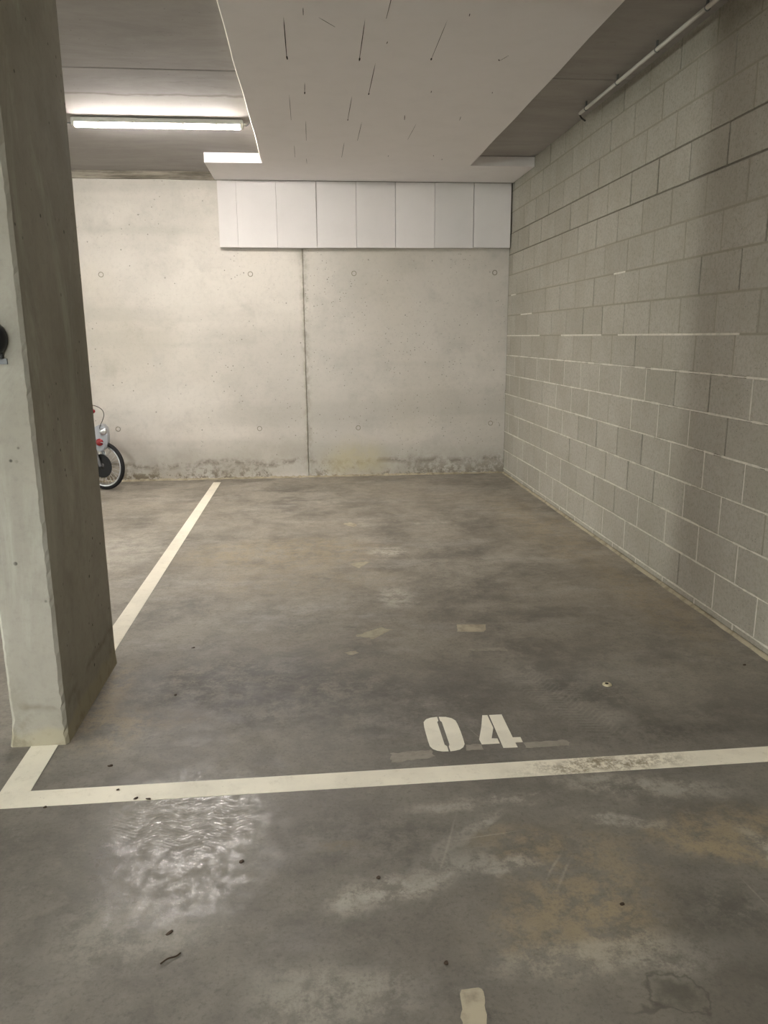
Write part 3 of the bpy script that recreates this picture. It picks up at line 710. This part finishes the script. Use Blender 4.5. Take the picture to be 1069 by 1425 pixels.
# small cream anchor cap
an = empty('anchor_cap', 'small cream plastic cap lying on the floor right of the bay number', 'plastic cap', (1.216, 2.923, 0))
bm = bmesh.new(); lathe(bm, [(0.020, 0.0), (0.019, 0.004), (0.014, 0.007), (0.008, 0.006)], 20, (0, 0, 0)); obj('rim', bm, M['stone'], an, True)
bm = bmesh.new(); lathe(bm, [(0.0075, 0.005), (0.0075, 0.0075), (0.003, 0.0077)], 12, (-0.002, 0, 0)); obj('centre_hole', bm, M['slot'], an)
# debris
def scrap(name, x, y, l, w, rot, label, cat):
    bm = bmesh.new(); r1 = random.Random(int(x * 999 + y * 77))
    P = []
    for k in range(10):
        a_ = 2 * math.pi * k / 10; P.append((l / 2 * math.cos(a_) * r1.uniform(.7, 1.1), w / 2 * math.sin(a_) * r1.uniform(.7, 1.2)))
    prism(bm, P, 0.0, 0.003)
    for v in bm.verts: v.co.z *= 1 + 0.8 * math.sin(v.co.x * 120)
    o = obj(name, bm, M['twig']); o.location = (x, y, 0.0013 if 2.27 < y < 2.37 else 0.0002); o.rotation_euler = (0, 0, rot); return tag(o, label, cat, 'scraps of dirt on the floor')
bm = bmesh.new(); tube(bm, smooth_pts([(-0.395, 1.583, 0.003), (-0.380, 1.595, 0.005), (-0.362, 1.603, 0.003), (-0.352, 1.612, 0.004)]), [0.002] * 18 + [0.001], 7)
tag(obj('twig', bm, M['twig'], smooth=True), 'short dry brown twig on the floor in the left foreground', 'twig')
scrap('leaf_scrap', -0.392, 1.682, 0.022, 0.007, 0.7, 'small dark leaf scrap on the floor just behind the twig', 'leaf')
scrap('leaf_scrap', -0.602, 2.279, 0.018, 0.008, 0.4, 'dark leaf scrap on the front line, left of the pair', 'leaf')
scrap('leaf_scrap', -0.562, 2.273, 0.022, 0.006, -0.4, 'dark leaf scrap on the front line, right of the pair', 'leaf')
scrap('dirt_crumb', -0.672, 2.335, 0.012, 0.007, 0, 'dark crumb of dirt on the middle of the front line', 'dirt')
scrap('dirt_crumb', -0.88, 2.262, 0.012, 0.008, 0, 'dark crumb of dirt just below the front line at far left', 'dirt')
scrap('dirt_crumb', -0.235, 1.935, 0.016, 0.011, 0.5, 'dark crumb in the shiny patch of the floor', 'dirt')
scrap('dirt_crumb', 0.145, 1.83, 0.012, 0.010, 0, 'dark crumb in the middle foreground floor', 'dirt')
scrap('dirt_crumb', 0.77, 1.665, 0.014, 0.010, 0, 'black crumb in the right foreground floor', 'dirt')
scrap('dirt_crumb', -0.735, 2.49, 0.022, 0.010, 0, 'brown crumb between the column foot and front line', 'dirt')
scrap('dirt_crumb', -0.60, 3.02, 0.014, 0.009, 0.4, 'dark crumb on the floor right of the column', 'dirt')
scrap('dirt_crumb', -0.60, 3.52, 0.018, 0.008, 0, 'dark crumb on the floor near the side line', 'dirt')
scrap('dirt_crumb', 1.90, 3.05, 0.014, 0.012, 0, 'dark crumb on the floor by the foot of the block wall', 'dirt')
scrap('dirt_crumb', 0.28, 1.52, 0.012, 0.012, 0, 'small dark crumb above the yellowed tape mark', 'dirt')

# ---------------------------------------------------------------- black fitting on the column
fx, fz, fy = -1.036, 1.452, CY0
ft = empty('wall_fitting', 'round black fitting mounted on the front face of the concrete column', 'wall fitting', (fx, fy, fz))
bm = bmesh.new(); lathe(bm, [(0.056, 0.0), (0.059, -0.006), (0.059, -0.024), (0.054, -0.036), (0.040, -0.046), (0.020, -0.050)], 36, (0, 0, 0), 'Y'); obj('housing', bm, M['black'], ft, True)
bm = bmesh.new(); lathe(bm, [(0.022, -0.046), (0.024, -0.054), (0.018, -0.060), (0.008, -0.061)], 24, (0, 0, 0), 'Y'); obj('centre_boss', bm, M['darkgrey'], ft, True)
for (dx, dz) in ((0.018, 0.058), (0.030, -0.052), (-0.03, -0.052), (-0.018, 0.058)):
    bm = bmesh.new(); box(bm, dx - 0.008, dx + 0.008, -0.018, 0.0, dz - 0.012, dz + 0.012); obj('lug', bm, M['black'], ft, bevel=0.002)
bm = bmesh.new(); box(bm, -0.055, 0.048, -0.006, 0.0, -0.082, -0.064); obj('back_plate', bm, M['grey_plate'], ft, bevel=0.001)

# ---------------------------------------------------------------- child's electric motorbike behind the column
HX, HY, WR = -2.045, 7.66, 0.238
bike = empty('motorbike', "small silver and red child's motorbike parked against the back wall, mostly hidden by the column", 'motorbike', (HX, HY, 0))
STEER = math.radians(-24)
def steered(bm):
    bmesh.ops.rotate(bm, verts=bm.verts, cent=(0, 0, 0), matrix=Matrix.Rotation(STEER, 3, 'Z')); return bm
def wheel(ox, front):
    st = steered if front else (lambda b_: b_)
    fix = lambda b_: (st(b_), bmesh.ops.translate(b_, verts=b_.verts, vec=(ox, 0, WR)))[0]
    w_ = 0.021
    bm = bmesh.new(); N = 64; R0 = WR - 0.020
    tube(bm, [(R0 * math.cos(2 * math.pi * k / N), 0, R0 * math.sin(2 * math.pi * k / N)) for k in range(N)], 0.020, 12, True)
    tire = obj('tyre', fix(bm), M['rubber'], bike, True)
    bm = bmesh.new(); prof = [(WR - 0.040, -0.014), (WR - 0.032, -0.015), (WR - 0.030, 0.0), (WR - 0.032, 0.015), (WR - 0.040, 0.014), (WR - 0.052, 0.006), (WR - 0.052, -0.006)]
    rr = [[bm.verts.new((r * math.cos(2 * math.pi * k / N), y, r * math.sin(2 * math.pi * k / N))) for k in range(N)] for r, y in prof]
    for i in range(len(rr)):
        a, b = rr[i], rr[(i + 1) % len(rr)]
        for k in range(N): bm.faces.new((a[k], a[(k + 1) % N], b[(k + 1) % N], b[k]))
    obj('rim', fix(bm), M['chrome'], bike, True)
    for k in range(28):
        bm = bmesh.new(); a_ = 2 * math.pi * k / 28; sd = 0.020 if k % 2 else -0.020; a2 = a_ + (0.5 if k % 4 < 2 else -0.5)
        tube(bm, [(0.03 * math.cos(a2), sd, 0.03 * math.sin(a2)), ((WR - 0.05) * math.cos(a_), 0, (WR - 0.05) * math.sin(a_))], 0.0014, 5)
        obj('spoke', fix(bm), M['chrome'], bike)
    bm = bmesh.new(); lathe(bm, [(0.012, -0.045), (0.036, -0.030), (0.034, 0.030), (0.012, 0.045)], 20, (0, 0, 0), 'Y'); obj('hub', fix(bm), M['darkgrey'], bike, True)
    bm = bmesh.new(); lathe(bm, [(0.050, -0.034), (0.112, -0.033), (0.116, -0.030), (0.112, -0.027), (0.05, -0.026)], 40, (0, 0, 0), 'Y'); obj('brake_disc', fix(bm), M['rubber'], bike, False)
    if front:
        bm = bmesh.new(); box(bm, -0.10, -0.045, -0.055, -0.020, -0.075, 0.02); obj('brake_caliper', fix(bm), M['darkgrey'], bike, bevel=0.006)
wheel(0.0, True); wheel(-0.88, False)
# fork
for s_ in (-1, 1):
    bm = bmesh.new(); tube(bm, [(0, s_ * 0.052, WR), (-0.05, s_ * 0.052, 0.40), (-0.085, s_ * 0.050, 0.53)], [0.014, 0.016, 0.013], 12)
    obj('fork_leg', steered(bm), M['silver'], bike, True)
bm = bmesh.new(); box(bm, -0.115, -0.045, -0.068, 0.068, 0.50, 0.54); obj('fork_crown', steered(bm), M['darkgrey'], bike, bevel=0.008)
bm = bmesh.new(); tube(bm, [(-0.08, 0, 0.50), (-0.135, 0, 0.72)], 0.018, 12); obj('steering_stem', steered(bm), M['darkgrey'], bike, True)
# handlebar with red grips
bm = bmesh.new(); tube(bm, smooth_pts([(-0.34, -0.24, 0.775), (-0.28, -0.14, 0.765), (-0.16, -0.05, 0.725), (-0.16, 0.05, 0.725), (-0.28, 0.14, 0.765), (-0.34, 0.24, 0.775)]), 0.010, 10)
hb = obj('handlebar', steered(bm), M['chrome'], bike, True)
for s_ in (-1, 1):
    bm = bmesh.new(); tube(bm, [(-0.32, s_ * 0.20, 0.772), (-0.352, s_ * 0.285, 0.775), (-0.355, s_ * 0.295, 0.775)], [0.017, 0.018, 0.022], 12); obj('grip', steered(bm), M['red'], bike, True)
bm = bmesh.new(); lathe(bm, [(0.008, -0.02), (0.020, -0.008), (0.020, 0.008), (0.008, 0.016)], 14, (-0.030, -0.10, 0.778), 'Z'); obj('red_knob', bm, M['red'], bike, True)
bm = bmesh.new(); tube(bm, [(-0.26, -0.06, 0.755), (-0.030, -0.10, 0.772)], 0.007, 8); obj('brake_lever', bm, M['darkgrey'], bike, True)
# silver headlight shell
bm = bmesh.new()
out = [(-0.035, 0.625), (0.005, 0.645), (0.045, 0.640), (0.075, 0.610), (0.083, 0.565), (0.080, 0.480), (0.062, 0.425), (0.030, 0.395), (-0.010, 0.385), (-0.035, 0.400), (-0.045, 0.455), (-0.050, 0.545)]
a = [bm.verts.new((x, -0.085, z)) for x, z in out]; b = [bm.verts.new((x * 0.9 - 0.004, 0.045, z)) for x, z in out]
bm.faces.new(a); bm.faces.new(b)
for i in range(len(out)): j = (i + 1) % len(out); bm.faces.new((a[i], a[j], b[j], b[i]))
obj('headlight_shell', bm, M['silver'], bike, bevel=0.008)
bm = bmesh.new(); lathe(bm, [(0.030, -0.082), (0.033, -0.090), (0.030, -0.098), (0.020, -0.102), (0.006, -0.103)], 24, (0.044, 0, 0.580), 'Y'); obj('headlight', bm, M['chrome'], bike, True)
bm = bmesh.new(); lathe(bm, [(0.033, -0.080), (0.035, -0.092), (0.027, -0.102), (0.008, -0.106)], 24, (0.002, 0, 0.478), 'Y'); obj('red_reflector', bm, M['red'], bike, True)
bm = bmesh.new(); tube(bm, smooth_pts([(0.016, -0.105, 0.480), (0.045, -0.108, 0.470), (0.052, -0.10, 0.440), (0.040, -0.085, 0.420)]), 0.004, 8); obj('short_lead', bm, M['silver'], bike, True)
bm = bmesh.new(); tube(bm, smooth_pts([(-0.12, -0.16, 0.80), (-0.06, -0.15, 0.835), (0.0, -0.13, 0.83), (0.055, -0.12, 0.795), (0.070, -0.11, 0.745), (0.050, -0.10, 0.69), (0.020, -0.09, 0.635), (0.01, -0.08, 0.60)]), 0.0034, 8)
obj('brake_cable', bm, M['cable'], bike, True)
# frame, motor pack, seat, rear parts (hidden behind the column from the front)
bm = bmesh.new()
for s_ in (-1, 1):
    tube(bm, [(-0.11, s_ * 0.02, 0.60), (-0.30, s_ * 0.06, 0.50), (-0.62, s_ * 0.06, 0.46), (-0.86, s_ * 0.05, 0.56)], 0.013, 10)
    tube(bm, [(-0.10, s_ * 0.02, 0.54), (-0.24, s_ * 0.05, 0.28), (-0.56, s_ * 0.05, 0.24), (-0.62, s_ * 0.06, 0.46)], 0.013, 10)
    tube(bm, [(-0.56, s_ * 0.05, 0.25), (-0.88, s_ * 0.055, WR)], 0.014, 10)
obj('frame', bm, M['silver'], bike, True)
bm = bmesh.new(); box(bm, -0.54, -0.26, -0.07, 0.07, 0.27, 0.44); obj('motor_pack', bm, M['darkgrey'], bike, bevel=0.015)
bm = bmesh.new(); box(bm, -0.95, -0.42, -0.075, 0.075, 0.53, 0.59); obj('seat', bm, M['black'], bike, bevel=0.022)
bm = bmesh.new(); box(bm, -0.44, -0.17, -0.07, 0.07, 0.50, 0.60); obj('tank_cover', bm, M['red'], bike, bevel=0.025)
bm = bmesh.new(); tube(bm, [(-0.50, -0.10, 0.20), (-0.46, -0.06, 0.27)], 0.010, 8); tube(bm, [(-0.50, -0.10, 0.20), (-0.54, -0.26, 0.0)], 0.008, 8); obj('side_stand', bm, M['darkgrey'], bike, True)
